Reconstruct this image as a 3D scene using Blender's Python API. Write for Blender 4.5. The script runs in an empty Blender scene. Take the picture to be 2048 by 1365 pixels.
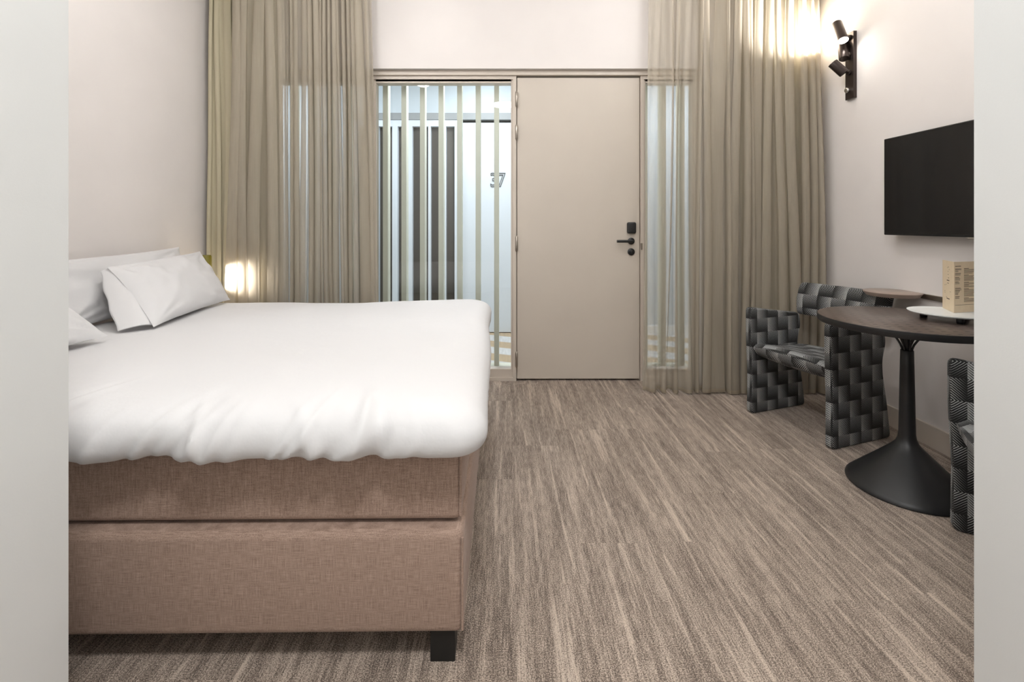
import bpy, bmesh, math, random
from mathutils import Vector, Matrix, noise
random.seed(7)
S = bpy.context.scene
COL = S.collection
# ------------------------------------------------------------ camera
F = 967.0; VX, VY = 1012.0, 447.0; CH = 1.2          # pixels (2048 wide frame), camera height
cd = bpy.data.cameras.new('camera'); cam = bpy.data.objects.new('camera', cd); COL.objects.link(cam)
cam.location = (0, 0, CH); cam.rotation_euler = (math.pi/2, 0, 0)
cd.sensor_fit = 'HORIZONTAL'; cd.sensor_width = 36; cd.lens = F/2048*36
cd.shift_x = (1024-VX)/2048; cd.shift_y = -(682.5-VY)/2048; cd.clip_start = .02
S.camera = cam
# ------------------------------------------------------------ world, exposure
w = bpy.data.worlds.new('world'); S.world = w; w.use_nodes = True
w.node_tree.nodes['Background'].inputs[0].default_value = (.9, .93, 1, 1)
w.node_tree.nodes['Background'].inputs[1].default_value = .1
S.view_settings.view_transform = 'Standard'; S.view_settings.look = 'None'
S.view_settings.exposure = 0.19; S.view_settings.gamma = 1.0; S.view_settings.use_curve_mapping = False
LAMP_W, VEST_W, HALL_W = 25.0, 40.0, 29.0
WARM = (1.0, .993, .985); COOL = (.87, .935, 1.0)
# room measures (metres): X right, Y away from the camera, Z up
XL, XR, YB, ZC = -2.22, 2.285, 3.62, 3.1
YF = 1.0                                              # far edge of the opening the camera looks through
JL, JR = (137-VX)/F*YF, (1948-VX)/F*YF
def P(px, py, y): return Vector(((px-VX)*y/F, y, CH-(py-VY)*y/F))

# ------------------------------------------------------------ helpers
def srgb(r, g, b):
    f = lambda c: c/12.92 if c <= .04045 else ((c+.055)/1.055)**2.4
    return (f(r/255), f(g/255), f(b/255), 1)
def setp(o, label=None, cat=None, group=None, kind=None):
    if label: o['label'] = label
    if cat: o['category'] = cat
    if group: o['group'] = group
    if kind: o['kind'] = kind
    return o
def obj(name, bm, mat, parent=None, smooth=False, loc=None):
    me = bpy.data.meshes.new(name); bm.normal_update(); bm.to_mesh(me); bm.free()
    if mat: me.materials.append(mat)
    if smooth:
        for p in me.polygons: p.use_smooth = True
        try: me.set_sharp_from_angle(angle=math.radians(50))
        except Exception: pass
    o = bpy.data.objects.new(name, me); COL.objects.link(o)
    if parent: o.parent = parent
    if loc: o.location = loc
    return o
def thing(name, label, cat, loc=(0, 0, 0), rz=0, group=None):
    o = bpy.data.objects.new(name, None); COL.objects.link(o); o.empty_display_size = .1
    o.location = loc; o.rotation_euler = (0, 0, rz)
    return setp(o, label, cat, group)
def bx(bm, x0, x1, y0, y1, z0, z1, bev=0, seg=2):
    r = bmesh.ops.create_cube(bm, size=1)
    vs = r['verts']
    for v in vs:
        v.co = Vector(((x0+x1)/2+v.co.x*(x1-x0), (y0+y1)/2+v.co.y*(y1-y0), (z0+z1)/2+v.co.z*(z1-z0)))
    if bev:
        es = list({e for v in vs for e in v.link_edges})
        bmesh.ops.bevel(bm, geom=es, offset=bev, segments=seg, affect='EDGES', profile=.5)
    return bm
def box(*a, **k): return bx(bmesh.new(), *a, **k)
def lathe(bm, prof, n=40, M=None):
    M = M or Matrix()
    rings = []
    for r, z in prof:
        if r < 1e-6: rings.append([bm.verts.new(M @ Vector((0, 0, z)))])
        else: rings.append([bm.verts.new(M @ Vector((r*math.cos(2*math.pi*i/n), r*math.sin(2*math.pi*i/n), z))) for i in range(n)])
    for a, b in zip(rings, rings[1:]):
        for i in range(n):
            j = (i+1) % n
            if len(a) == 1 and len(b) == 1: continue
            if len(a) == 1: bm.faces.new((a[0], b[j], b[i]))
            elif len(b) == 1: bm.faces.new((a[i], a[j], b[0]))
            else: bm.faces.new((a[i], a[j], b[j], b[i]))
    return bm
def axis(p, q):
    p = Vector(p); q = Vector(q)
    return Matrix.Translation(p) @ (q-p).to_track_quat('Z', 'Y').to_matrix().to_4x4(), (q-p).length
def cyl(bm, p, q, r, n=24, r2=None, bev=.0015):
    M, L = axis(p, q); r2 = r if r2 is None else r2
    return lathe(bm, [(0, 0), (r-bev, 0), (r, bev), (r2, L-bev), (r2-bev, L), (0, L)], n, M)
def tube(bm, pts, r, n=10):
    pts = [Vector(p) for p in pts]; rings = []
    for i, p in enumerate(pts):
        d = (pts[min(i+1, len(pts)-1)]-pts[max(i-1, 0)]).normalized()
        q = d.to_track_quat('Z', 'Y')
        rings.append([bm.verts.new(p+q @ Vector((r*math.cos(2*math.pi*k/n), r*math.sin(2*math.pi*k/n), 0))) for k in range(n)])
    for a, b in zip(rings, rings[1:]):
        for k in range(n): bm.faces.new((a[k], a[(k+1) % n], b[(k+1) % n], b[k]))
    bm.faces.new(rings[0][::-1]); bm.faces.new(rings[-1])
    return bm
def ring_frame(x0, x1, z0, z1, wd, y0, y1, bev=.003):
    bm = bmesh.new()
    o = [(x0, z0), (x1, z0), (x1, z1), (x0, z1)]; i = [(x0+wd, z0+wd), (x1-wd, z0+wd), (x1-wd, z1-wd), (x0+wd, z1-wd)]
    V = [[bm.verts.new((x, y, z)) for x, z in l] for l, y in ((o, y0), (i, y0), (o, y1), (i, y1))]
    for k in range(4):
        j = (k+1) % 4
        bm.faces.new((V[0][k], V[0][j], V[1][j], V[1][k])); bm.faces.new((V[2][j], V[2][k], V[3][k], V[3][j]))
        bm.faces.new((V[0][j], V[0][k], V[2][k], V[2][j])); bm.faces.new((V[1][k], V[1][j], V[3][j], V[3][k]))
    return bm

# ------------------------------------------------------------ materials
class NT:
    def __init__(s, name):
        s.m = bpy.data.materials.new(name); s.m.use_nodes = True
        s.t = s.m.node_tree; s.b = s.t.nodes['Principled BSDF']; s.out = s.t.nodes['Material Output']
    def n(s, ty, **k):
        x = s.t.nodes.new(ty)
        for a, v in k.items(): setattr(x, a, v)
        return x
    def l(s, a, b): s.t.links.new(a, b)
    def val(s, sock, v):
        if hasattr(v, 'is_output'): s.l(v, sock)
        else: sock.default_value = v
    def math(s, op, a, b=None, c=None):
        x = s.n('ShaderNodeMath', operation=op)
        for i, v in enumerate((a, b, c)):
            if v is not None: s.val(x.inputs[i], v)
        return x.outputs[0]
    def mix(s, f, a, b):
        x = s.n('ShaderNodeMix', data_type='RGBA'); s.val(x.inputs[0], f); s.val(x.inputs[6], a); s.val(x.inputs[7], b)
        return x.outputs[2]
    def obco(s): return s.n('ShaderNodeTexCoord').outputs['Object']
    def scale(s, co, v, off=None):
        x = s.n('ShaderNodeMapping'); s.l(co, x.inputs[0]); x.inputs[3].default_value = v
        if off is not None: s.val(x.inputs[1], off)
        return x.outputs[0]
    def noise(s, co, sc, det=3, rough=.5):
        x = s.n('ShaderNodeTexNoise'); s.l(co, x.inputs['Vector']); x.inputs['Scale'].default_value = sc
        x.inputs['Detail'].default_value = det; x.inputs['Roughness'].default_value = rough
        return x.outputs[0]
    def ramp(s, f, *st):
        x = s.n('ShaderNodeValToRGB'); s.l(f, x.inputs[0]); e = x.color_ramp.elements
        e[0].position, e[0].color = st[0]; e[1].position, e[1].color = st[-1]
        for p, c in st[1:-1]: q = e.new(p); q.color = c
        return x.outputs[0]
    def bump(s, h, st, d=.002):
        x = s.n('ShaderNodeBump'); s.l(h, x.inputs['Height']); x.inputs['Strength'].default_value = st; x.inputs['Distance'].default_value = d
        s.l(x.outputs[0], s.b.inputs['Normal'])
    def pr(s, col=None, rough=.5, metal=0, **k):
        if col is not None: s.val(s.b.inputs['Base Color'], col)
        s.b.inputs['Roughness'].default_value = rough; s.b.inputs['Metallic'].default_value = metal
        for a, v in k.items(): s.b.inputs[a.replace('_', ' ')].default_value = v
        return s
def plain(name, col, rough=.5, metal=0, grain=0, gs=200, **k):
    t = NT(name)
    if grain:
        co = t.obco(); h = t.noise(co, gs, 3); t.bump(h, grain, .001)
        c2 = tuple(min(1, c*1.05) for c in col[:3])+(1,); c1 = tuple(c*.95 for c in col[:3])+(1,)
        t.pr(t.mix(t.noise(co, 3, 3), c1, c2), rough, metal, **k)
    else: t.pr(col, rough, metal, **k)
    return t.m
M = {}
M['wall'] = plain('wall_paint', srgb(230, 224, 221), .75, grain=.12, gs=350)
M['jamb'] = plain('jamb_paint', srgb(216, 217, 216), .6, grain=.1, gs=300)
M['ceil'] = plain('ceiling_paint', srgb(238, 235, 230), .85, grain=.1)
M['frame'] = plain('frame_paint', srgb(209, 198, 186), .45, grain=.04)
M['door'] = plain('door_laminate', srgb(206, 196, 184), .5, grain=.05, gs=500)
M['black'] = plain('black_powder_coat', (.012, .012, .013, 1), .42, grain=.1, gs=600)
M['blackmat'] = plain('black_matt_metal', (.014, .014, .015, 1), .35)
M['steel'] = plain('brushed_steel', srgb(178, 170, 160), .35, 1)
M['chrome'] = plain('satin_chrome', srgb(200, 198, 195), .25, 1)
M['bronze'] = plain('dark_bronze_metal', srgb(70, 61, 58), .28, .7)
M['hallwall'] = plain('hall_paint', srgb(198, 206, 211), .7, grain=.06)
M['halldoor'] = plain('hall_door_laminate', srgb(218, 224, 230), .3)
M['halldark'] = plain('hall_dark_glazing', srgb(80, 75, 69), .25)
M['hallgrey'] = plain('hall_grey_frame', srgb(150, 152, 152), .5)
M['slat'] = plain('pale_green_slat', srgb(226, 225, 208), .5, grain=.06)
M['white_tray'] = plain('white_glazed_tray', srgb(236, 240, 240), .25)
M['cotton'] = None
M['taupe'] = plain('taupe_lacquer', srgb(160, 143, 132), .35, grain=.04)
M['tvframe'] = plain('tv_bezel', (.008, .008, .009, 1), .35)
M['screen'] = plain('tv_screen', (.010, .010, .011, 1), .12)
M['ink'] = plain('ink', srgb(78, 62, 48), .8)
M['mustard'] = plain('olive_yellow_enamel', srgb(120, 110, 28), .45)
M['leg'] = plain('black_bed_leg', (.008, .008, .008, 1), .5)

t = NT('white_cotton'); co = t.obco()
h = t.noise(co, 12, 4, .55); t.bump(h, .25, .01)
t.pr(srgb(217, 216, 217), .85); M['cotton'] = t.m

def woven(name, base, lo):
    t = NT(name); co = t.obco()
    a = t.noise(t.scale(co, (26, 26, 620)), 1, 2, .6); b = t.noise(t.scale(co, (620, 620, 26)), 1, 2, .6)
    fine = t.noise(co, 700, 1)
    f = t.math('ADD', t.math('MULTIPLY', t.math('ADD', a, b), .36), t.math('MULTIPLY', fine, .28))
    t.pr(t.ramp(f, (.38, lo), (.5, tuple((x+y)/2 for x, y in zip(lo, base))), (.62, base)), .9, Sheen_Weight=.15)
    t.bump(f, .3, .002); return t.m
M['bedfab'] = woven('taupe_woven_fabric', srgb(186, 160, 144), srgb(128, 104, 91))

# carpet planks
def carpet(name, lo, mid, hi):
    t = NT(name); co = t.obco(); rnd = t.n('ShaderNodeObjectInfo').outputs['Random']
    cv = t.n('ShaderNodeCombineXYZ'); t.l(t.math('MULTIPLY', rnd, 37.), cv.inputs[0]); t.l(t.math('MULTIPLY', rnd, 91.), cv.inputs[1])
    ad = t.n('ShaderNodeVectorMath', operation='ADD'); t.l(co, ad.inputs[0]); t.l(cv.outputs[0], ad.inputs[1]); c = ad.outputs[0]
    s1 = t.noise(t.scale(c, (26, 1.7, 1)), 1, 3, .6)           # broad streaks
    s2 = t.noise(t.scale(c, (210, 17, 1)), 1, 3, .65)            # yarn lines
    s3 = t.noise(t.scale(c, (290, 270, 1)), 1, 2, .8)          # loops
    s4 = t.noise(t.scale(c, (36, 1.4, 1)), 1, 3, .6)            # pale broken streaks
    pale = t.math('MULTIPLY', t.math('SMOOTH_MAX', 0., t.math('MULTIPLY', t.math('SUBTRACT', s4, .55), 5.), .1), .13)
    f = t.math('ADD', t.math('ADD', t.math('ADD', t.math('MULTIPLY', s1, .22), t.math('MULTIPLY', s2, .24)), t.math('MULTIPLY', s3, .66)), pale)
    t.pr(t.ramp(f, (.485, lo), (.575, mid), (.655, hi)), .95, Sheen_Weight=.1)
    t.bump(t.math('ADD', s3, t.math('MULTIPLY', s2, .7)), .7, .006); return t.m
M['carpet'] = carpet('striped_carpet', srgb(90, 77, 68), srgb(164, 147, 133), srgb(214, 197, 181))
t = NT('hall_striped_carpet'); co = t.obco()
wv = t.n('ShaderNodeTexWave'); t.l(t.scale(co, (1.0, 2.4, 1)), wv.inputs['Vector']); wv.inputs['Scale'].default_value = .55; wv.inputs['Distortion'].default_value = .4
wv.bands_direction = 'DIAGONAL'
st = t.noise(t.scale(co, (40, 6, 1)), 1, 3)
cA = t.ramp(wv.outputs['Fac'], (.42, srgb(190, 166, 132)), (.56, srgb(214, 213, 210)))
t.pr(t.mix(t.math('MULTIPLY', st, .55), cA, srgb(120, 112, 104)), .95); M['hallcarpet'] = t.m

# curtains
def cloth(name, col, col2, transp, transl):
    t = NT(name); co = t.obco()
    th = t.noise(t.scale(co, (500, 500, 4)), 1, 3, .6); sl = t.noise(t.scale(co, (40, 40, 3)), 1, 3)
    c = t.mix(t.math('ADD', t.math('MULTIPLY', th, .6), t.math('MULTIPLY', sl, .4)), col, col2)
    d = t.n('ShaderNodeBsdfDiffuse'); t.l(c, d.inputs[0]); tr = t.n('ShaderNodeBsdfTranslucent'); t.l(c, tr.inputs[0])
    m1 = t.n('ShaderNodeMixShader'); m1.inputs[0].default_value = transl; t.l(d.outputs[0], m1.inputs[1]); t.l(tr.outputs[0], m1.inputs[2])
    last = m1.outputs[0]
    if transp:
        tp = t.n('ShaderNodeBsdfTransparent'); m2 = t.n('ShaderNodeMixShader')
        m2.inputs[0].default_value = transp; t.l(last, m2.inputs[1]); t.l(tp.outputs[0], m2.inputs[2]); last = m2.outputs[0]
    t.l(last, t.out.inputs[0]); return t.m
M['sheer'] = cloth('sheer_taupe_voile', srgb(176, 166, 150), srgb(214, 204, 188), .42, .24)
M['hem'] = cloth('sheer_hem', srgb(150, 138, 120), srgb(190, 178, 160), .12, .3)
M['blackout'] = cloth('olive_beige_drape', srgb(196, 187, 161), srgb(205, 196, 171), 0, .08)

# glass pane
t = NT('window_glass')
tp = t.n('ShaderNodeBsdfTransparent'); tp.inputs[0].default_value = (.97, .985, .985, 1)
gl = t.n('ShaderNodeBsdfGlossy'); gl.inputs['Roughness'].default_value = .0
fr = t.n('ShaderNodeFresnel'); fr.inputs[0].default_value = 1.55
ms = t.n('ShaderNodeMixShader'); t.l(t.math('MULTIPLY', fr.outputs[0], 1.7), ms.inputs[0]); t.l(tp.outputs[0], ms.inputs[1]); t.l(gl.outputs[0], ms.inputs[2])
t.l(ms.outputs[0], t.out.inputs[0]); M['glass'] = t.m

# chair fabric: squares of diagonal hatching whose line weight grades from dark to light
t = NT('black_grey_hatched_squares'); uv = t.n('ShaderNodeUVMap').outputs[0]
sp = t.n('ShaderNodeSeparateXYZ'); t.l(uv, sp.inputs[0])
CELL = .088
U = t.math('DIVIDE', sp.outputs[0], CELL); V = t.math('DIVIDE', sp.outputs[1], CELL)
fu, fv = t.math('FRACT', U), t.math('FRACT', V)
iu, iv = t.math('FLOOR', U), t.math('FLOOR', V)
par = t.math('FLOORED_MODULO', t.math('ADD', iu, iv), 2.)
pv = t.math('FLOORED_MODULO', iv, 2.)
sgn = t.math('SUBTRACT', t.math('MULTIPLY', par, 2.), 1.)
dg = t.math('ADD', t.math('MULTIPLY', fu, 1.), t.math('MULTIPLY', t.math('MULTIPLY', fv, 1.12), sgn))
wob = t.math('MULTIPLY', t.noise(t.scale(t.obco(), (60, 60, 60)), 1, 2), .05)
ht = t.math('PINGPONG', t.math('MULTIPLY', t.math('ADD', dg, wob), 8.), .5)   # 0..0.5 triangle
gu = t.math('SUBTRACT', 1., fu)
grad = t.math('ADD', t.math('ADD', t.math('MULTIPLY', gu, t.math('MULTIPLY', par, .40)), t.math('MULTIPLY', fv, t.math('MULTIPLY', t.math('SUBTRACT', 1., par), .24))), .03)
line = t.math('SMOOTH_MIN', 1., t.math('MAXIMUM', 0., t.math('MULTIPLY', t.math('SUBTRACT', grad, ht), 9.)), .05)
t.pr(t.mix(line, srgb(19, 19, 20), srgb(172, 174, 174)), .9, Sheen_Weight=.1)
t.bump(line, .3, .002); M['chair'] = t.m

# table top: dark stained top with rows of little dark inlay dashes
t = NT('dark_tabletop'); co = t.obco(); sp = t.n('ShaderNodeSeparateXYZ'); t.l(co, sp.inputs[0])
a = t.math('MULTIPLY', sp.outputs[0], 21.); b = t.math('MULTIPLY', sp.outputs[1], 21.)
row = t.math('FLOORED_MODULO', t.math('FLOOR', b), 2.)
fa = t.math('ABSOLUTE', t.math('SUBTRACT', t.math('FRACT', t.math('ADD', a, t.math('MULTIPLY', row, .5))), .5))
fb = t.math('ABSOLUTE', t.math('SUBTRACT', t.math('FRACT', b), .5))
dash = t.math('MULTIPLY', t.math('LESS_THAN', fa, .2), t.math('LESS_THAN', fb, .1))
gr = t.noise(t.scale(co, (60, 5, 5)), 1, 4)
t.pr(t.mix(dash, t.ramp(gr, (.3, srgb(84, 73, 67)), (.7, srgb(108, 96, 89))), srgb(30, 26, 25)), .3); M['tabletop'] = t.m
# menu card
t = NT('cream_card'); t.pr(t.mix(t.noise(t.obco(), 40, 3), srgb(222, 202, 172), srgb(232, 213, 184)), .7); M['card'] = t.m
def emit(name, col, st):
    t = NT(name); e = t.n('ShaderNodeEmission'); e.inputs[0].default_value = (*col, 1); e.inputs[1].default_value = st
    t.l(e.outputs[0], t.out.inputs[0]); return t.m
M['globe'] = emit('opal_globe', WARM, LAMP_W)
M['lampwarm'] = emit('lamp_diffuser_warm', WARM, 6); M['lampcool'] = emit('lamp_diffuser_cool', COOL, 8)
M['bulb'] = emit('spot_bulb', (1, .97, .92), 40)

# ------------------------------------------------------------ structure
def struct(name, bm, m, parent=None):
    o = obj(name, bm, m, parent); o['kind'] = 'structure'; return o
YV = -1.6
fl = struct('floor', box(-2.4, 2.45, YV-.1, 3.80, -.12, -.012), M['carpet'])
pl_bm = box(-.12498, .12498, -.49995, .49995, -.012, 0, bev=.0004, seg=1)
pl0 = obj('carpet_plank', pl_bm, M['carpet'], fl)
seam = {-1: .266, 0: .609, 1: .813, 2: .822, 3: .15, 4: .539}
first = True
for i in range(-10, 10):
    xc = .155+.25*i
    if xc < -2.36 or xc > 2.42: continue
    off = seam.get(i, ((i*37) % 10)/10+.07)
    k = 0
    for j in range(-2, 5):
        y0 = j+off; y1 = y0+1
        if y1 > 3.78 and y0 < 3.70:
            y1 = 3.78
        elif y0 < YV or y1 > 3.78: continue
        if first: o = pl0; first = False
        else: o = pl0.copy(); COL.objects.link(o)
        o.parent = fl; o.location = (xc, (y0+y1)/2, 0); o.scale = (1, (y1-y0), 1)
struct('wall_left', box(XL-.12, XL, .9, 3.8, -.0, ZC), M['wall'])
struct('wall_right', box(XR, XR+.12, .9, 3.8, -.0, ZC), M['wall'])
bm = box(XL, XR, YB, 3.80, 2.36, ZC); bx(bm, XL, -1.79, YB, 3.80, 0, 2.36); bx(bm, 1.462, XR, YB, 3.80, 0, 2.36)
struct('wall_back', bm, M['wall'])
struct('ceiling', box(-2.4, 2.45, YV-.1, 3.80, ZC, ZC+.1), M['ceil'])
struct('wall_front_left', box(XL, JL, .88, YF, 0, ZC), M['jamb'])
struct('wall_front_right', box(JR, XR, .88, YF, 0, ZC), M['jamb'])
struct('wall_entry_left', box(JL-.12, JL, YV, .88, 0, ZC), M['jamb'])
struct('wall_entry_right', box(JR, JR+.12, YV, .88, 0, ZC), M['jamb'])
struct('wall_entry_end', box(JL-.12, JR+.12, YV-.1, YV, 0, ZC), M['jamb'])
bm = box(XR-.014, XR, YF, YB, 0, .118, bev=.002); struct('baseboard_right', bm, M['frame'])
bm = box(XL, XL+.014, YF, YB, 0, .118, bev=.002); struct('baseboard_left', bm, M['frame'])
struct('trim_1', box(-1.79, 1.462, 3.655, 3.78, 2.322, 2.36, bev=.003), M['frame'])

def window(n, x0, x1):                   # x0..x1 glass edges
    r = thing('window_%d' % n, None, None, (0, 0, 0)); r['kind'] = 'structure'
    obj('frame', ring_frame(x0-.038, x1+.038, 0.0, 2.322, .026, 3.672, 3.76), M['frame'], r)
    o = bmesh.new(); bm = ring_frame(x0-.012, x1+.012, .075, 2.296, .014, 3.684, 3.76)
    bx(bm, x0-.012, x1+.012, 3.684, 3.76, .026, .076); bx(bm, x0, x1, 3.684, 3.76, 2.27, 2.297)
    o.free(); obj('glazing_bead', bm, M['frame'], r)
    bm = bmesh.new(); v = [bm.verts.new(c) for c in ((x0, 3.715, .088), (x1, 3.715, .088), (x1, 3.715, 2.272), (x0, 3.715, 2.272))]; bm.faces.new(v)
    obj('pane', bm, M['glass'], r)
window(1, -1.735, -1.075); window(2, -.992, .040); window(3, 1.060, 1.420)
# door
d = thing('door_1', None, None, (.55, 3.684, 0)); d['kind'] = 'structure'
bm = box(.084-.55, 1.017-.55, 0, .05, .014, 2.312, bev=.003)
obj('leaf', bm, M['door'], d)
obj('light_blocker', box(.0785-.55, 1.0175-.55, .054, .072, .002, 2.3215), M['frame'], d)  # slab added behind the leaf to block hall light at its gaps
for z in (2.143, 1.892, 1.045, .165):
    bm = bmesh.new(); cyl(bm, (.080-.55, -.016, z-.055), (.080-.55, -.016, z+.055), .009, 14); cyl(bm, (.080-.55, -.016, z-.062), (.080-.55, -.016, z+.062), .005, 10)
    obj('hinge', bm, M['steel'], d, True)
def dl(px, py): q = P(px, py, 3.684); return q.x-.55, q.z
x, z = dl(1262, 456)
bm = box(x-.034, x+.034, -.03, 0, z-.043, z+.043, bev=.012, seg=4); obj('card_reader', bm, M['blackmat'], d, True)
x, z = dl(1262, 482.5)
bm = bmesh.new(); cyl(bm, (x, 0, z), (x, -.010, z), .026, 32); cyl(bm, (x, -.008, z), (x, -.05, z), .0105, 20)
hd = obj('handle', bm, M['blackmat'], d, True)
bm = tube(bmesh.new(), [(x, -.046, z), (x-.02, -.048, z), (x-.118, -.048, z)], .0105, 16); obj('lever', bm, M['blackmat'], hd, True)
x, z = dl(1262, 504)
bm = bmesh.new(); cyl(bm, (x, 0, z), (x, -.010, z), .027, 32); ro = obj('lock_rose', bm, M['blackmat'], d, True)
bm = bmesh.new(); cyl(bm, (x, -.009, z), (x, -.026, z), .012, 20); bx(bm, x-.004, x+.004, -.03, -.02, z-.014, z+.014, bev=.002); obj('thumb_turn', bm, M['black'], ro, True)
bm = box(1.022-.55, 1.036-.55, -.0145, -.011, 1.0, 1.05); obj('strike_plate', bm, M['steel'], d)
# mullion posts either side of the door (between window frames and leaf)
struct('trim_2', box(1.018, 1.0215, 3.70, 3.76, 0, 2.322), M['frame'])

# ------------------------------------------------------------ hall beyond the glass
YH = 5.25
struct('floor_hall', box(-4, 4, 3.80, YH+.15, -.12, .002), M['hallcarpet'])
struct('ceiling_hall', box(-4, 4, 3.80, YH+.15, 2.9, 3.0), M['ceil'])
def hx(px): return (px-VX)*YH/F
bm = box(-4, hx(700), YH, YH+.15, 0, 2.9); bx(bm, hx(700), hx(1130), YH, YH+.15, 2.40, 2.9); bx(bm, hx(1130), 4, YH, YH+.15, 0, 2.9)
struct('wall_hall_far', bm, M['hallwall'])
bm = box(-4, -1.79, 3.80, 3.82, 0, 2.9); bx(bm, 1.462, 4, 3.80, 3.82, 0, 2.9); bx(bm, -1.79, 1.462, 3.80, 3.82, 2.36, 2.9)
struct('wall_hall_near', bm, M['hallwall'])
struct('wall_hall_left', box(-4.1, -4, 3.8, YH+.15, 0, 2.9), M['hallwall'])
struct('wall_hall_right', box(4, 4.1, 3.8, YH+.15, 0, 2.9), M['hallwall'])
struct('baseboard_hall', box(hx(1130), 4, YH-.015, YH, 0, .09, bev=.002), M['ceil'])
struct('trim_3', box(hx(700), hx(1130), YH-.01, YH+.1, 2.325, 2.40, bev=.003), M['hallgrey'])
r = thing('window_4', None, None); r['kind'] = 'structure'
obj('frame', ring_frame(hx(704), hx(922), .002, 2.324, .07, YH, YH+.1), M['halldoor'], r)
obj('pane', box(hx(704)+.069, hx(922)-.069, YH+.06, YH+.07, .07, 2.255), M['halldark'], r)
for px, hw_ in ((752, .03), (790, .03), (820, .026), (859, .014), (889, .018)): obj('mullion', box(hx(px)-hw_, hx(px)+hw_, YH-.005, YH+.06, .07, 2.255), M['halldoor'], r)
d2 = thing('door_2', None, None, (hx(1026), YH, 0)); d2['kind'] = 'structure'
hw = hx(1126)-hx(1026)
obj('leaf', box(hx(925)-hx(1026), hw, .03, .08, .01, 2.30, bev=.003), M['halldoor'], d2)
obj('shadow_gap', box(hx(925)-hx(1026), hw, .085, .1, 2.28, 2.325), M['halldark'], d2)
cu = bpy.data.curves.new('digits', 'FONT'); cu.body = '37'; cu.size = .215; cu.fill_mode = 'NONE'; cu.bevel_depth = .0036; cu.resolution_u = 4; cu.bevel_resolution = 1
to = bpy.data.objects.new('digits_src', cu); COL.objects.link(to)
dg = bpy.context.evaluated_depsgraph_get(); me = bpy.data.meshes.new_from_object(to.evaluated_get(dg)); bpy.data.objects.remove(to)
me.materials.clear(); me.materials.append(M['blackmat'])
no = bpy.data.objects.new('door_number', me); COL.objects.link(no); no.parent = d2
q = P(979, 373, YH); no.location = (q.x-hx(1026), .024, q.z); no.rotation_euler = (math.pi/2, 0, 0); no.scale = (.8, 1, 1)
def screen(x0, x1, px0, label, name='slat_screen'):
    r = thing(name, label, 'slat screen', ((x0+x1)/2, 3.87, 0), 0, None)
    cx = (x0+x1)/2
    obj('base_rail', box(x0-cx, x1-cx, -.046, .046, .002, .072, bev=.003), M['slat'], r)
    obj('head_rail', box(x0-cx, x1-cx, -.046, .046, 2.5, 2.56, bev=.003), M['slat'], r)
    bm0 = box(-.0195, .0195, -.045, .045, .072, 2.5, bev=.0015, seg=1); s0 = None
    x = px0
    while x > x0: x -= .1468
    x += .1468
    while x < x1-.01:
        if s0 is None: o = s0 = obj('slat', bm0, M['slat'], r)
        else: o = s0.copy(); COL.objects.link(o); o.parent = r
        o.location = (x-cx, 0, 0); x += .1468
screen(-1.76, .07, -.0745, 'pale green vertical slat screen in the corridor, behind the two panes left of the door')
screen(1.04, 1.452, 1.10, 'pale green vertical slat screen in the corridor, behind the narrow pane right of the door')

# ------------------------------------------------------------ ceiling lamps (out of view, inferred from the light)
def ceiling_lamp(x, y, zc, r, watt, col, mat, label, group):
    t = thing('ceiling_lamp', label, 'ceiling lamp', (x, y, zc), 0, group)
    obj('housing', lathe(bmesh.new(), [(0, 0), (r+.02, 0), (r+.02, -.05), (r, -.05), (r, -.04), (0, -.04)], 48), M['ceil'], t, True)
    obj('diffuser', lathe(bmesh.new(), [(r-.002, -.0405), (r-.002, -.046), (0, -.046)], 48), mat, t, True)
    ld = bpy.data.lights.new('lamp_light', 'AREA'); ld.shape = 'DISK'; ld.size = 2*r; ld.energy = watt; ld.color = col
    lo = bpy.data.objects.new('lamp_light', ld); COL.objects.link(lo); lo.parent = t; lo.location = (0, 0, -.055)
def globe_lamp(x, y, label):
    t = thing('globe_lamp', label, 'ceiling lamp', (x, y, ZC), 0, 'opal globe ceiling lamps')
    obj('ceiling_cap', lathe(bmesh.new(), [(0, 0), (.06, 0), (.06, -.02), (.012, -.03), (.012, -.11), (0, -.11)], 28), M['ceil'], t, True)
    obj('globe', lathe(bmesh.new(), [(.12*math.sin(math.pi*k/16), -.22+.12*math.cos(math.pi*k/16)) for k in range(17)], 32), M['globe'], t, True)
for x, y, wh in ((-.95, 1.9, 'over the near side of the bed'), (-.95, 2.55, 'over the bed, next to the left curtain'), (.95, 1.9, 'over the floor beside the round table'), (1.1, 2.55, 'in front of the right curtain')):
    globe_lamp(x, y, 'opal globe ceiling lamp '+wh)
ceiling_lamp(0, -.1, ZC, .22, VEST_W, (1, .995, .985), M['lampwarm'], 'round white ceiling lamp over the entry', None)
for x, wh in ((-2.2, 'past the left curtain'), (-.2, 'in front of door 37'), (1.8, 'past the right curtain')):
    ceiling_lamp(x, 4.4, 2.9, .12, HALL_W, COOL, M['lampcool'], 'round cool white ceiling lamp in the corridor '+wh, 'corridor ceiling lamps')

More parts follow.
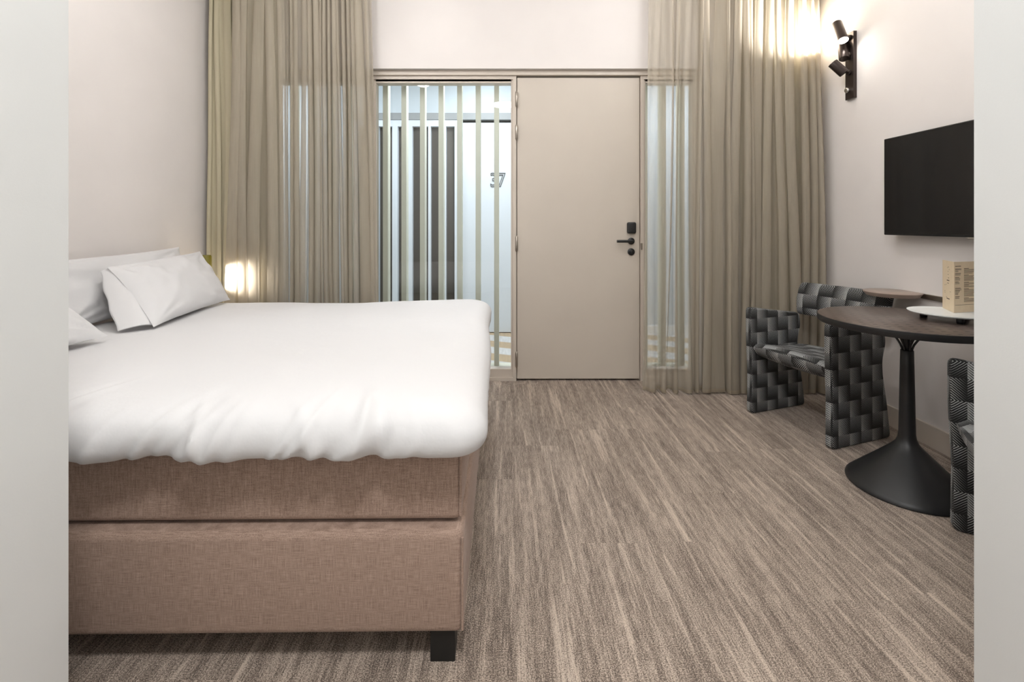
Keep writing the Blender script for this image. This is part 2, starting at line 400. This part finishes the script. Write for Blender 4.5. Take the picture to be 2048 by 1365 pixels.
# ------------------------------------------------------------ bed
BROT = .0115
def brot(x, y): # rotate bed-plan coordinates about the front right corner
    dx, dy = x+.115, y-1.305; c, s = math.cos(BROT), math.sin(BROT)
    return -.115+dx*c-dy*s, 1.305+dx*s+dy*c
bed = thing('double_bed', 'double box-spring bed upholstered in taupe woven fabric on black block legs', 'bed', (-.115, 1.305, 0), BROT)
BW, BL = 1.80, 2.075
def seam_box(x0, x1, y0, y1, z0, z1, bev): return box(x0, x1, y0, y1, z0, z1, bev=bev, seg=4)
base = obj('base', seam_box(-BL, 0, 0, BW, .088, .366, .022), M['bedfab'], bed, True)
mat_ = obj('mattress', seam_box(-BL, -.008, .035, BW-.03, .374, .570, .02), M['bedfab'], bed, True)
for o_, x_, y_, z0_, z1_ in ((base, -.003, .003, .10, .35), (mat_, -.011, .038, .388, .57)):
    obj('piping', tube(bmesh.new(), [(x_, y_, z0_+(z1_-z0_)*k/6) for k in range(7)], .004, 6), M['bedfab'], o_, True)
for x0 in (-.092, -BL+.02):
    for y0 in (.018, BW-.09): obj('leg', box(x0, x0+.068, y0, y0+.068, 0, .089, bev=.002), M['leg'], bed)

# duvet: nested rounded-rectangle rings from hem to crown
def duvet():
    rng = random.Random(3)
    x0, x1, y0, y1 = -2.11, -.048, 1.235, 3.20
    Rc = .10; N = 900
    prof = []                               # (inset, z) from the tucked-under hem upward
    prof += [(.95, .592), (.6, .592), (.3, .592), (.15, .594), (.085, .600), (.055, .588), (.03, .586), (.012, .596), (.003, .612), (0, .630), (.003, .650), (.012, .668), (.027, .685), (.05, .699), (.08, .709), (.12, .716), (.17, .7185)]
    fine = prof[:4]                        # resample the rolled edge so that creases stay smooth
    for i in range(4, len(prof)-1):
        p0_, p1_, p2_, p3_ = (Vector(prof[j]) for j in (max(4, i-1), i, i+1, min(len(prof)-1, i+2)))
        for q_ in range(4):
            u_ = q_/4
            fine.append(tuple(.5*((2*p1_)+(p2_-p0_)*u_+(2*p0_-5*p1_+4*p2_-p3_)*u_*u_+(3*p1_-p0_-3*p2_+p3_)*u_**3)))
    prof = fine+[prof[-1]]
    d = .17
    while d < .86:
        d += .03; prof.append((d, .719))
    cre = []
    for k in range(46):
        cre.append((rng.uniform(.1, 1.72), rng.choice((-.4, 1, 1, 1))*rng.uniform(.5, 1.5), rng.uniform(.012, .026), rng.uniform(.009, .022)*rng.choice((1, 1, -1)), rng.uniform(.16, .40)))
    for k in range(24):
        cre.append((rng.uniform(1.9, 3.8), rng.uniform(-.8, .8), rng.uniform(.012, .026), rng.uniform(.003, .008), rng.uniform(.05, .14)))
    cre = [(a_, b_, max(c_, .014), math.copysign(min(abs(e_), .95*max(c_, .014)), e_), f_) for a_, b_, c_, e_, f_ in cre]
    bm = bmesh.new(); rings = []
    calm = lambda p: max(0, min(1, (1.78-p % 1.9)/.12))*max(0, min(1, (p % 1.9)/.08))
    for k, (d, z) in enumerate(prof):
        ax0, ax1, ay0, ay1 = x0+d, x1-d, y0+d, y1-d
        r = max(.02, Rc-.3*d) if d < .2 else max(.02, Rc-.06)
        W, Hh = ax1-ax0, ay1-ay0
        ring = []
        arc = 0
        # path length up the side, used to draw slanting creases
        up = sum(math.dist(prof[i], prof[i+1]) for i in range(4, k))
        segs = [((ax0+r, ay0), (1, 0), W-2*r), None, ((ax1, ay0+r), (0, 1), Hh-2*r), None, ((ax1-r, ay1), (-1, 0), W-2*r), None, ((ax0, ay1-r), (0, -1), Hh-2*r), None]
        cen = [(ax1-r, ay0+r, -90), (ax1-r, ay1-r, 0), (ax0+r, ay1-r, 90), (ax0+r, ay0+r, 180)]
        ns, nc = 205, 20
        s = 0
        for i in range(4):
            (px, py), (dx, dy), L = segs[2*i]
            for j in range(ns):
                u = j/ns*L; ring.append((px+dx*u, py+dy*u, dy, -dx, i*1.9+j/ns*1.82))
            cx, cy, a0 = cen[i]
            for j in range(nc):
                a = math.radians(a0+90*j/nc); ring.append((cx+r*math.cos(a), cy+r*math.sin(a), math.cos(a), math.sin(a), i*1.9+1.82+.08*j/nc))
        vs = []
        for x, y, nx, ny, p in ring:
            # right edge hangs a little further out towards the front
            lump = noise.noise(Vector((x*2.1, y*2.1, 3.)))*.010+noise.noise(Vector((x*5, y*5, 9.)))*.0035
            zz = z+lump*min(1, d/.15+.3)
            # crown: a shallow valley inside, fuller towards the foot end
            fx = (x-x0)/(x1-x0)
            if k > 24: zz -= .022*max(0, min(1, (-.3-x)/.6))*max(0, min(1, (y-1.5)/1.2))
            off = noise.noise(Vector((p*1.7, 0, 5.)))*.012
            for p0, sl, wd, am, ext in cre:
                dp = p-(p0+sl*(up-.05)*.5)
                if abs(dp) < wd*4:
                    t_ = up/ext
                    if t_ < 1.25:
                        e = am*math.exp(-(dp/wd)**2)*(1-max(0, (t_-.5)/.75))*(.35+.65*min(1, up/.05))*calm(p)
                        wu = max(0, min(1, (up-.10)/.10)); wu = wu*wu*(3-2*wu); off += e*(1-.75*wu); zz += e*.6*wu
            kk = max(0, 5-abs(k-12)/3) if 4 <= k <= 26 else 0
            if kk: zz += noise.noise(Vector((p*6., 1., 2.)))*.008*kk/5+noise.noise(Vector((p*17., 4., 2.)))*.005*kk/5
            if k < 4: zz = z; off = 0
            sx = .03*((3.2-y)/1.96)*max(0, min(1, (x+.9)/.85))-.03*max(0, min(1, (x+.9)/.85))
            wx, wy = brot(x+nx*off+sx, y+ny*off)
            vs.append(bm.verts.new((wx, wy, zz)))
        rings.append(vs)
    n = len(rings[0])
    for a, b in zip(rings, rings[1:]):
        for i in range(n): bm.faces.new((a[i], a[(i+1) % n], b[(i+1) % n], b[i]))
    # close the crown
    cv = rings[-1]; bmesh.ops.contextual_create(bm, geom=cv)
    bmesh.ops.recalc_face_normals(bm, faces=bm.faces)
    return bm
o = obj('duvet', duvet(), M['cotton'], None, True); setp(o, 'white cotton duvet spread over the bed, hanging over its foot end', 'duvet')

# pillows
def pillow(name, label, bl, br, tl, tr, T, seed, group):
    """corners: bottom near, bottom far, top near, top far (world); T thickness"""
    bl, br, tl, tr = map(Vector, (bl, br, tl, tr)); n = 44
    base_c = (bl+br)/2
    nrm = (br-bl).cross(tl-bl).normalized()
    if nrm.z < 0: nrm = -nrm
    bm = bmesh.new(); grid = {}
    for sgn in (1, -1):
        for i in range(n+1):
            for j in range(n+1):
                edge = i in (0, n) or j in (0, n)
                if sgn == -1 and edge: grid[sgn, i, j] = grid[1, i, j]; continue
                u = i/n*2-1; v = j/n*2-1
                a = (1-abs(u)**2.6); b = (1-abs(v)**2.6)
                th = T*(max(0, a)*max(0, b))**.62*.5
                pu = u*(1-.055*(1-v*v)*abs(u)**3); pv = v*(1-.075*(1-u*u)*abs(v)**3)
                p = bl.lerp(br, (pu+1)/2).lerp(tl.lerp(tr, (pu+1)/2), (pv+1)/2)
                wr = noise.noise(Vector((u*2.2+seed, v*2.2, sgn*2.)))*.014+noise.noise(Vector((u*6+seed*2, v*3, 5.)))*.007
                # creases running in from the corners
                for cu_, cv_ in ((1, 1), (-1, 1), (1, -1), (-1, -1)):
                    du, dv = cu_-u, cv_-v; rr = math.hypot(du, dv); an = math.atan2(dv*cv_, du*cu_)
                    wr += .012*math.exp(-(rr/.5)**2)*math.sin(an*13+seed)*min(1, rr*3)
                k = min(1, (a*b)*3)
                p = p+nrm*(sgn*th+wr*k)
                grid[sgn, i, j] = bm.verts.new(p-base_c)
    for sgn in (1, -1):
        for i in range(n):
            for j in range(n):
                q = [grid[sgn, i, j], grid[sgn, i+1, j], grid[sgn, i+1, j+1], grid[sgn, i, j+1]]
                bm.faces.new(q if sgn == 1 else q[::-1])
    bmesh.ops.recalc_face_normals(bm, faces=bm.faces)
    o = obj(name, bm, M['cotton'], None, True, base_c); setp(o, label, 'pillow', group); return o
PG = 'white pillows on the bed'
pillow('pillow', 'white pillow standing against the wall behind the front pillow', (-1.975, 2.12, .714), (-1.975, 3.10, .712), (-2.15, 2.14, 1.025), (-2.145, 3.17, 1.045), .13, 1., PG)
p2 = pillow('pillow', 'white pillow leaning in front, its lower corner by the curtain lamp', (-1.655, 2.27, .712), (-1.745, 3.06, .716), (-1.965, 2.38, .985), (-1.975, 3.12, 1.02), .15, 4., PG)
pillow('pillow', 'white pillow lying alone on the half of the bed away from the curtains', (-1.64, 1.30, .738), (-1.66, 2.02, .730), (-1.96, 1.30, .95), (-1.95, 1.98, .97), .14, 8., PG)
bm = bmesh.new(); b0 = p2.location
A = [Vector((-1.965, 2.43, .975)), Vector((-1.86, 2.39, .89)), Vector((-1.755, 2.345, .80)), Vector((-1.67, 2.31, .715))]
B = [Vector((-1.99, 2.375, .965)), Vector((-1.92, 2.315, .88)), Vector((-1.84, 2.25, .80)), Vector((-1.755, 2.19, .714))]
rows = []
for k in range(13):
    f_ = k/12*3; i = min(2, int(f_)); g = f_-i
    a = A[i].lerp(A[i+1], g); b = B[i].lerp(B[i+1], g)
    rows.append([a.lerp(b, m/6)+Vector((.015*math.sin(m/6*math.pi)+.004*math.sin(k*1.3), 0, .012*math.sin(m/6*math.pi)))-b0 for m in range(7)])
for off in (0, -.004):
    vv = [[bm.verts.new(p+Vector((off, 0, off))) for p in r] for r in rows]
    for k in range(12):
        for m in range(6): bm.faces.new((vv[k][m], vv[k][m+1], vv[k+1][m+1], vv[k+1][m]))
obj('pillowcase_flap', bm, M['cotton'], p2, True)

# bedside lamp tucked behind the pillows
L = thing('reading_lamp', 'small olive-yellow reading lamp behind the pillows, shining onto the curtain', 'lamp', (XL, 3.25, .88))
obj('wall_plate', box(0, .018, -.035, .035, -.06, .06, bev=.004), M['mustard'], L)
obj('arm', tube(bmesh.new(), [(.015, 0, 0), (.08, 0, .0), (.13, 0, .01), (.17, .01, .03)], .008), M['mustard'], L, True)
bm = bmesh.new(); lathe(bm, [(0, .0), (.03, 0), (.034, -.01), (.036, -.09), (.03, -.09), (.029, -.012), (0, -.012)], 28, Matrix.Translation((.19, .02, .105)))
obj('shade', bm, M['mustard'], L, True)
bm = bmesh.new(); lathe(bm, [(0, -.075), (.018, -.075), (.02, -.085), (.012, -.1), (0, -.104)], 20, Matrix.Translation((.19, .02, .095))); obj('bulb', bm, M['bulb'], L, True)
ld = bpy.data.lights.new('reading_light', 'SPOT'); ld.energy = 36; ld.spot_size = math.radians(72); ld.spot_blend = .9; ld.shadow_soft_size = .012; ld.color = (1, .95, .87)
lo = bpy.data.objects.new('reading_light', ld); COL.objects.link(lo); lo.parent = L; lo.location = (.19, .02, -.05)
lo.rotation_euler = Vector((.17, .2, -.015)).to_track_quat('-Z', 'Y').to_euler()

# ------------------------------------------------------------ curtains
def curtain(name, label, xt0, xt1, xb0, xb1, yc, amp, widths, mat, seed, hem=True, ovs=None, ovr=(.3, .75)):
    """xt*, xb*: left and right ends at the ceiling and the floor; widths: relative widths of the folds"""
    rng = random.Random(seed); tot = sum(widths); z0, z1 = .012, ZC-.005
    r = thing(name, label, 'curtain', ((xb0+xb1)/2, yc, 0)); bx_ = (xb0+xb1)/2
    widths = [w_*rng.uniform(.6, 1.7) for w_ in widths]; tot = sum(widths)
    am = [amp*rng.uniform(.35, 1.25) for _ in widths]+[amp]; ov = [rng.uniform(*ovr) for _ in widths]+[.2]
    for i_, (o_, a_) in (ovs or {}).items(): ov[i_] = o_; am[i_] *= a_
    ph = [rng.uniform(0, 6) for _ in widths]+[0]
    K = 14; us = []; acc = 0
    for i, wd in enumerate(widths):
        for k in range(K): us.append(((acc+wd*k/K)/tot, i, k/K, wd/tot))
        acc += wd
    us.append((1., len(widths)-1, 1., widths[-1]/tot))
    zs = [z0, z0+.012, z0+.025]+[z0+.025+(z1-z0-.025)*k/40 for k in range(1, 41)]
    g = []
    for z in zs:
        f = z/ZC; row = []
        for u, i, k, wd in us:
            xa = xb0+(xt0-xb0)*f; xb = xb0+(xb1-xb0)*1. ; xr = xb1+(xt1-xb1)*f
            a = (am[i]*(1-k)+am[i+1]*k)*(1+.25*math.sin(z*.9+ph[i])*k*(1-k)*4)
            x = xa+(xr-xa)*u
            swing = .5*math.sin(z*1.3+ph[i])*wd*(xr-xa)*(k*(1-k)*2)
            x += ov[i]*wd*(xr-xa)*math.sin(4*math.pi*k)*.5*(.6+.4*(1-f))+swing
            y = a*math.cos(2*math.pi*k)*(1.0-.25*f)+.006*noise.noise(Vector((x*9, z*1.4, seed)))+.012*noise.noise(Vector((x*3, z*.8, seed+3)))
            zz = z+(.004*math.sin(2*math.pi*k+i) if z < .05 else 0)
            row.append(Vector((x-bx_, y, zz)))
        g.append(row)
    def strip(a, b):
        bm = bmesh.new(); V_ = [[bm.verts.new(p) for p in row] for row in g[a:b]]
        for p, q in zip(V_, V_[1:]):
            for i in range(len(p)-1): bm.faces.new((p[i], p[i+1], q[i+1], q[i]))
        return bm
    if hem: obj('hem', strip(0, 3), M['hem'], r, True); obj('fabric', strip(2, len(g)), mat, r, True)
    else: obj('fabric', strip(0, len(g)), mat, r, True)
    return r
def cx(px, y): return (px-VX)*y/F
rg = random.Random(11)
wL = [1.3, 1.0, 1.5, 1.1, .9, .4, .8, .7, .8, .6, .6, .7, .6, .6, .7, .6, .9, 1.0, .7, .8, .6]
curtain('curtain', 'sheer taupe curtain hanging left of the door, beside the bed', cx(462, 3.42), cx(738, 3.42), cx(452, 3.42), cx(757, 3.42), 3.42, .056, wL, M['sheer'], 5, ovs={5: (.05, .4)}, ovr=(.6, 1.1))
wR = [1.2, .9, .8, .9, .7, .7, .8, .6, .7, .6, .6, .8, .7, .9, .8, .9, .8, .7]
curtain('curtain', 'sheer taupe curtain hanging right of the door, behind the chair', cx(1300, 3.42), cx(1636, 3.42), cx(1287, 3.42), cx(1642, 3.42), 3.42, .060, wR, M['sheer'], 9, ovr=(.5, 1.0), ovs={0: (.1, .5), 1: (.1, .5), 2: (.35, .8), 3: (.08, .5)})
curtain('curtain', 'opaque olive-beige curtain bunched in the corner above the pillows', cx(415, 3.53), cx(560, 3.53), cx(415, 3.53), cx(548, 3.53), 3.535, .034, [1, .8, .9, 1.1, .9, 1, .8, .9], M['blackout'], 21, hem=False)
curtain('curtain', 'opaque olive-beige curtain bunched in the corner beside the wall spotlights', cx(1478, 3.53), cx(1634, 3.53), cx(1490, 3.53), cx(1637, 3.53), 3.535, .034, [1, .8, .9, 1.1, .9, 1, .8, .9], M['blackout'], 33, hem=False)

# ------------------------------------------------------------ table
TX, TY = 1.825, 2.2
T = thing('pedestal_table', 'small round table with dark top on a black trumpet pedestal', 'table', (TX, TY, 0))
prof = [(0, 0), (.226, 0), (.233, .006), (.231, .014), (.219, .026), (.188, .056), (.150, .093), (.110, .132), (.075, .167), (.056, .186), (.043, .203), (.035, .222), (.0315, .245), (.0302, .31), (.0285, .42), (.0262, .54), (.0246, .622), (.022, .625), (0, .625)]
obj('pedestal', lathe(bmesh.new(), prof, 64), M['black'], T, True)
bm = bmesh.new(); cyl(bm, (0, 0, .62), (0, 0, .735), .012, 16); obj('neck', bm, M['black'], T, True)
for k in range(6):
    a = math.radians(20+60*k); c, s = math.cos(a), math.sin(a)
    obj('strut', tube(bmesh.new(), [(r_*c, r_*s, z_) for r_, z_ in ((.016, .612), (.018, .630), (.024, .648), (.034, .666), (.047, .686), (.060, .710), (.066, .7345))], .0045, 8), M['black'], T, True)
tt = obj('tabletop', lathe(bmesh.new(), [(0, .7645), (.3295, .7645), (.3295, .765), (0, .765)][:0] or [(0, .765), (.342, .765), (.3448, .7635), (.345, .761), (.345, .739), (.342, .735), (0, .735)], 96), M['tabletop'], T, True)
tt.data.materials.append(M['black'])
for p in tt.data.polygons:
    if p.center.z < .7645: p.material_index = 1
# tray
Y_ = thing('round_tray', 'white round tray on short dark feet, standing on the dark table', 'tray', (2.0, 2.18, .765))
obj('plate', lathe(bmesh.new(), [(0, .027), (.10, .027), (.140, .027), (.146, .030), (.150, .033), (.150, .0355), (.147, .036), (.139, .0335), (.10, .0335), (0, .0335)], 64), M['white_tray'], Y_, True)
for k in range(3):
    a = math.radians(250+120*k)
    bm = bmesh.new(); cyl(bm, (.09*math.cos(a), .09*math.sin(a), 0), (.09*math.cos(a), .09*math.sin(a), .0275), .014, 16); obj('foot', bm, M['blackmat'], Y_, True)
# menu card
F0 = Vector((2.004, 2.163, .7993)); HM = .228
Mn = thing('menu_card', 'cream folded menu card printed with small text, standing on the white tray', 'menu', F0)
def card(name, q):
    q = Vector(q)-F0; q.z = 0; d = q.normalized()*.148; nn = Vector((-d.y, d.x, 0)).normalized()*.0006
    bm = bmesh.new(); vs = []
    for z in (0, HM):
        for p in (-nn, d-nn, d+nn, nn): vs.append(bm.verts.new(p+Vector((0, 0, z))))
    for f in ((0, 3, 2, 1), (4, 5, 6, 7), (0, 1, 5, 4), (1, 2, 6, 5), (2, 3, 7, 6), (3, 0, 4, 7)): bm.faces.new([vs[i] for i in f])
    bmesh.ops.recalc_face_normals(bm, faces=bm.faces)
    return obj(name, bm, M['card'], Mn), d, nn
def prints(par, d, nn, side, blocks):
    bm = bmesh.new(); o = nn.normalized()*side*.00085
    for u0, u1, z, th in blocks:
        a = d*u0+o; b = d*u1+o
        vs = [bm.verts.new(p+Vector((0, 0, zz))) for p, zz in ((a, z-th), (b, z-th), (b, z+th), (a, z+th))]; bm.faces.new(vs)
    ob = obj('printed_text', bm, M['ink'], par); ob['kind'] = 'stuff'
c1, d1, n1 = card('left_page', (2.07, 2.29, 0)); c2, d2_, n2 = card('right_page', (2.14, 2.197, 0))
rr = random.Random(2)
bl = [(.04, .28, .208, .0013)]
for (z, cnt) in ((.196, 4), (.176, 3), (.158, 4), (.138, 3), (.11, 3), (.098, 3), (.085, 2), (.072, 3)):
    for k in range(cnt): bl.append((.04, .04+rr.uniform(.12, .26), z-.0042*k, .0008 if k else .0011))
for (z, cnt) in ((.197, 6), (.168, 7), (.135, 3), (.122, 3), (.106, 9), (.064, 5)):
    for k in range(cnt): bl.append((.40, .40+(rr.uniform(.35, .55) if k else .2), z-.0042*k, .0008 if k else .0011))
bl.append((.04, .96, .034, .0007))
side2 = 1 if (n2.dot(-F0) > 0) else -1
prints(c2, d2_, n2, side2, bl)
bl = [(.35, .62, .054, .002), (.38, .6, .138, .002), (.42, .56, .125, .0012), (.4, .5, .15, .0012), (.44, .52, .165, .001), (.42, .5, .2, .001)]
for k in range(9): u = rr.uniform(.1, .8); bl.append((u, u+.08, rr.uniform(.03, .21), .0007))
side1 = 1 if (n1.dot(-F0) > 0) else -1
prints(c1, d1, n1, side1, bl)

# ------------------------------------------------------------ chairs
def slab_outline(pts, y0, y1, bev, n_sub=0):
    """extrude an (x,z) outline along y with rounded edges, UVs in metres"""
    bm = bmesh.new()
    a = [bm.verts.new((x, y0, z)) for x, z in pts]; b = [bm.verts.new((x, y1, z)) for x, z in pts]
    bm.faces.new(a); bm.faces.new(b[::-1]); n = len(pts)
    for i in range(n): bm.faces.new((a[(i+1) % n], a[i], b[i], b[(i+1) % n]))
    bmesh.ops.recalc_face_normals(bm, faces=bm.faces)
    es = [e for e in bm.edges if len(e.link_faces) == 2 and e.calc_face_angle(0) > .6]
    bmesh.ops.bevel(bm, geom=es, offset=bev, segments=4, affect='EDGES', profile=.5)
    return bm
def uv_tri(o, sx=0, sz=0, only=None):
    me = o.data; uvl = me.uv_layers.new(name='UVMap')
    for p in me.polygons:
        n = p.normal; ax = max(range(3), key=lambda i: abs(n[i])) if only is None else only
        for li in p.loop_indices:
            c = me.vertices[me.loops[li].vertex_index].co
            if ax == 1: u = (c.x, c.z)
            elif ax == 0: u = (c.y, c.z)
            else: u = (c.x, c.y)
            uvl.data[li].uv = (u[0]+sx+3, u[1]+sz+3)
def smooth_pts(pts, it=2):
    for _ in range(it):
        q = []
        for i in range(len(pts)):
            a, b = Vector(pts[i]), Vector(pts[(i+1) % len(pts)]); q += [tuple(a.lerp(b, .25)), tuple(a.lerp(b, .75))]
        pts = q
    return pts
def round_poly(pts, r, n=4):
    out = []
    m = len(pts)
    for i in range(m):
        p, a, b = Vector(pts[i]), Vector(pts[i-1]), Vector(pts[(i+1) % m])
        d1 = (a-p); d2 = (b-p); k1 = min(r, d1.length*.45); k2 = min(r, d2.length*.45)
        s, e = p+d1.normalized()*k1, p+d2.normalized()*k2
        for j in range(n+1):
            t_ = j/n; out.append(tuple((1-t_)**2*s+2*t_*(1-t_)*p+t_**2*e))
    return out
def make_chair(label, loc, rz):
    c = thing('armchair', label, 'chair', loc, rz, 'hatched fabric armchairs')
    side = [(-.228, .0), (.235, .0), (.205, .20), (.172, .36), (.168, .44), (.196, .53), (.186, .612), (-.02, .640), (-.236, .672), (-.236, .50), (-.225, .25)]
    for s in (1, -1):
        o = obj('side_panel', slab_outline(round_poly(side, .03, 4), s*.26-.023, s*.26+.023, .012), M['chair'], c, True); uv_tri(o, 0, .01)
    # backrest: curved slab
    bm = bmesh.new(); NU, NV = 24, 20; secs = []
    for i in range(NU+1):
        u = math.sin(math.pi/2*(i/NU*2-1)); y = u*.284; bow = .03*(1-u*u)
        endr = math.sqrt(max(0, 1-((abs(u)-.93)/.07)**2)) if abs(u) > .93 else 1
        h = .105*(.80+.20*endr); th = .026*(.12+.88*endr)
        ring = []
        for k in range(NV):
            a = 2*math.pi*k/NV; ca, sa = math.cos(a), math.sin(a)
            e = lambda v, pw: math.copysign(abs(v)**pw, v)
            zl = e(sa, .35)*h; xl = e(ca, .55)*th
            ring.append(bm.verts.new((.222+bow+xl+.16*zl+.02*(zl/h)**2, y, .701+zl)))
        secs.append(ring)
    for a, b in zip(secs, secs[1:]):
        for k in range(NV): bm.faces.new((a[k], a[(k+1) % NV], b[(k+1) % NV], b[k]))
    bm.faces.new(secs[0][::-1]); bm.faces.new(secs[-1]); bmesh.ops.recalc_face_normals(bm, faces=bm.faces)
    o = obj('backrest', bm, M['chair'], c, True); uv_tri(o, .02, .05, 0)
    # seat cushion: dished top, rolled front, bellied underside
    top = []; bot = []
    for k in range(15):
        f = k/14; x = -.215+.40*f
        zt = .452-.045*math.sin(f*math.pi*.62)
        if f < .12: zt -= .03*(1-f/.12)**2
        zb = .405-.075*math.sin(min(1, f*1.15)*math.pi)**.7 if f > 0 else .41
        top.append((x, zt)); bot.append((x, max(.335, zb)))
    bm = bmesh.new(); pts = top+bot[::-1]; NS = 15; secs = []
    for i in range(NS):
        u = i/(NS-1)*2-1; y = u*.2365; cr = .014*(1-u*u)
        secs.append([bm.verts.new((x-.012*(1-u*u)*(x < -.1), y, z+(cr if j < 15 else -.5*cr))) for j, (x, z) in enumerate(pts)])
    n = len(pts)
    for a, b in zip(secs, secs[1:]):
        for k in range(n): bm.faces.new((a[k], a[(k+1) % n], b[(k+1) % n], b[k]))
    bm.faces.new(secs[0][::-1]); bm.faces.new(secs[-1]); bmesh.ops.recalc_face_normals(bm, faces=bm.faces)
    o = obj('seat', bm, M['chair'], c, True); uv_tri(o, .03, 0)
    return c
make_chair('armchair of black and grey hatched squares in front of the right curtain', (1.84, 2.893, 0), math.radians(19.9))
make_chair('armchair of black and grey hatched fabric between the round table and the entry wall', (1.812, 1.5655, 0), math.radians(-31.5))

# ------------------------------------------------------------ wall shelf
SX, SY, SZ, SR = 2.171, 2.719, .817, .135
sh = thing('wall_shelf', 'small round taupe wall shelf above the armchair back, its steel rail along the wall', 'shelf', (XR, SY, SZ-.024))
def disc(r, z):
    pts = []
    for k in range(64):
        a = 2*math.pi*k/64; pts.append(Vector((min(-.0005, SX-XR+r*math.cos(a)), r*math.sin(a), z)))
    return pts
bm = bmesh.new(); rows = [[bm.verts.new(p) for p in disc(*a)] for a in ((SR-.002, .024), (SR, .022), (SR-.001, .019), (SR-.016, .0))]
for a, b in zip(rows, rows[1:]):
    for k in range(64): bm.faces.new((a[k], a[(k+1) % 64], b[(k+1) % 64], b[k]))
bm.faces.new(rows[0][::-1]); bm.faces.new(rows[-1]); bmesh.ops.recalc_face_normals(bm, faces=bm.faces)
obj('top', bm, M['taupe'], sh, True)
obj('rail', box(-.014, -.001, 1.7-SY, -.07, -.004, .023, bev=.002), M['steel'], sh)

# ------------------------------------------------------------ television
tv = thing('television', 'flat black television mounted on the wall above the round table', 'television', (XR, 2.334, 1.133))
obj('casing', box(-.083, -.052, -.484, .484, 0, .557, bev=.004), M['tvframe'], tv)
obj('screen', box(-.0845, -.0825, -.476, .476, .012, .549), M['screen'], tv)
obj('wall_bracket', box(-.0515, -.001, -.2, .2, .15, .42, bev=.003), M['black'], tv)
q = P(1918, 478, 2.35)
obj('logo_tab', box(-.084, -.066, -.075, -.025, -.010, .001, bev=.003), M['chrome'], tv)

# ------------------------------------------------------------ wall spotlights
sc = thing('wall_spotlight', 'dark bronze wall fitting with three swivel spotlights beside the curtain', 'wall lamp', (XR, 3.187, 2.02))
oy = 3.187
def sl(px, py, y): v = P(px, py, y); return Vector((v.x-XR, v.y-oy, v.z-2.02))
obj('back_plate', box(-.022, 0, -.039, .039, 0, .437, bev=.002), M['bronze'], sc)
def head(a, b, name='spot_head'):
    bm = bmesh.new(); M_, L_ = axis(a, b)
    lathe(bm, [(0, .004), (.027, .004), (.0292, 0), (.0305, .003), (.0305, L_-.001), (.029, L_), (.0275, L_-.004), (.0275, L_-.018), (0, L_-.018)], 36, M_)
    return obj(name, bm, M['bronze'], sc, True), M_, L_
h1, m1, l1 = head(sl(1673.5, 47, 3.20), sl(1686.5, 81, 3.125))
bm = bmesh.new(); lathe(bm, [(.0286, l1-.0005), (.02, l1+.0015), (0, l1+.003)], 30, m1); obj('bulb', bm, M['bulb'], h1, True)
h2, m2, l2 = head(sl(1688.5, 118, 3.185), sl(1686, 84, 3.235))
bm = bmesh.new(); lathe(bm, [(.0245, l2-.010), (.02, l2-.008), (0, l2-.007)], 30, m2); obj('bulb', bm, M['bulb'], h2, True)
h3, m3, l3 = head(sl(1688.5, 147, 3.16), sl(1665, 126, 3.19))
for (hh, a, zc) in ((h1, sl(1687, 74, 3.17), .385), (h2, sl(1688, 108, 3.175), .285), (h3, sl(1688.5, 143, 3.165), .14)):
    z_ = a.z
    bm = bmesh.new(); cyl(bm, (-.020, .0, z_), (-.036, .0, z_), .019, 24); tube(bm, [(-.034, 0, z_), (a.x*.6-.014, a.y*.5, z_), (a.x, a.y, a.z)], .006, 10)
    obj('swivel_joint', bm, M['bronze'], hh, True)
kp = sl(1695.7, 181, 3.19)
bm = bmesh.new(); cyl(bm, (-.021, kp.y, kp.z), (-.044, kp.y, kp.z), .0165, 28, bev=.003); obj('dimmer_knob', bm, M['chrome'], sc, True)
def spot(name, M_, L_, watt, ang, blend, dirv=None):
    ld = bpy.data.lights.new(name, 'SPOT'); ld.energy = watt; ld.spot_size = math.radians(ang); ld.spot_blend = blend; ld.shadow_soft_size = .02; ld.color = (1, .995, .975)
    lo = bpy.data.objects.new(name, ld); COL.objects.link(lo); lo.parent = sc
    lo.location = M_ @ Vector((0, 0, L_+.012)); d = (M_.to_3x3() @ Vector((0, 0, 1))) if dirv is None else Vector(dirv)
    lo.rotation_euler = d.to_track_quat('-Z', 'Y').to_euler()
spot('down_spot', m1, l1, .6, 95, .5); spot('up_spot', m2, l2, 150, 88, .9, (-.32, .30, .22))
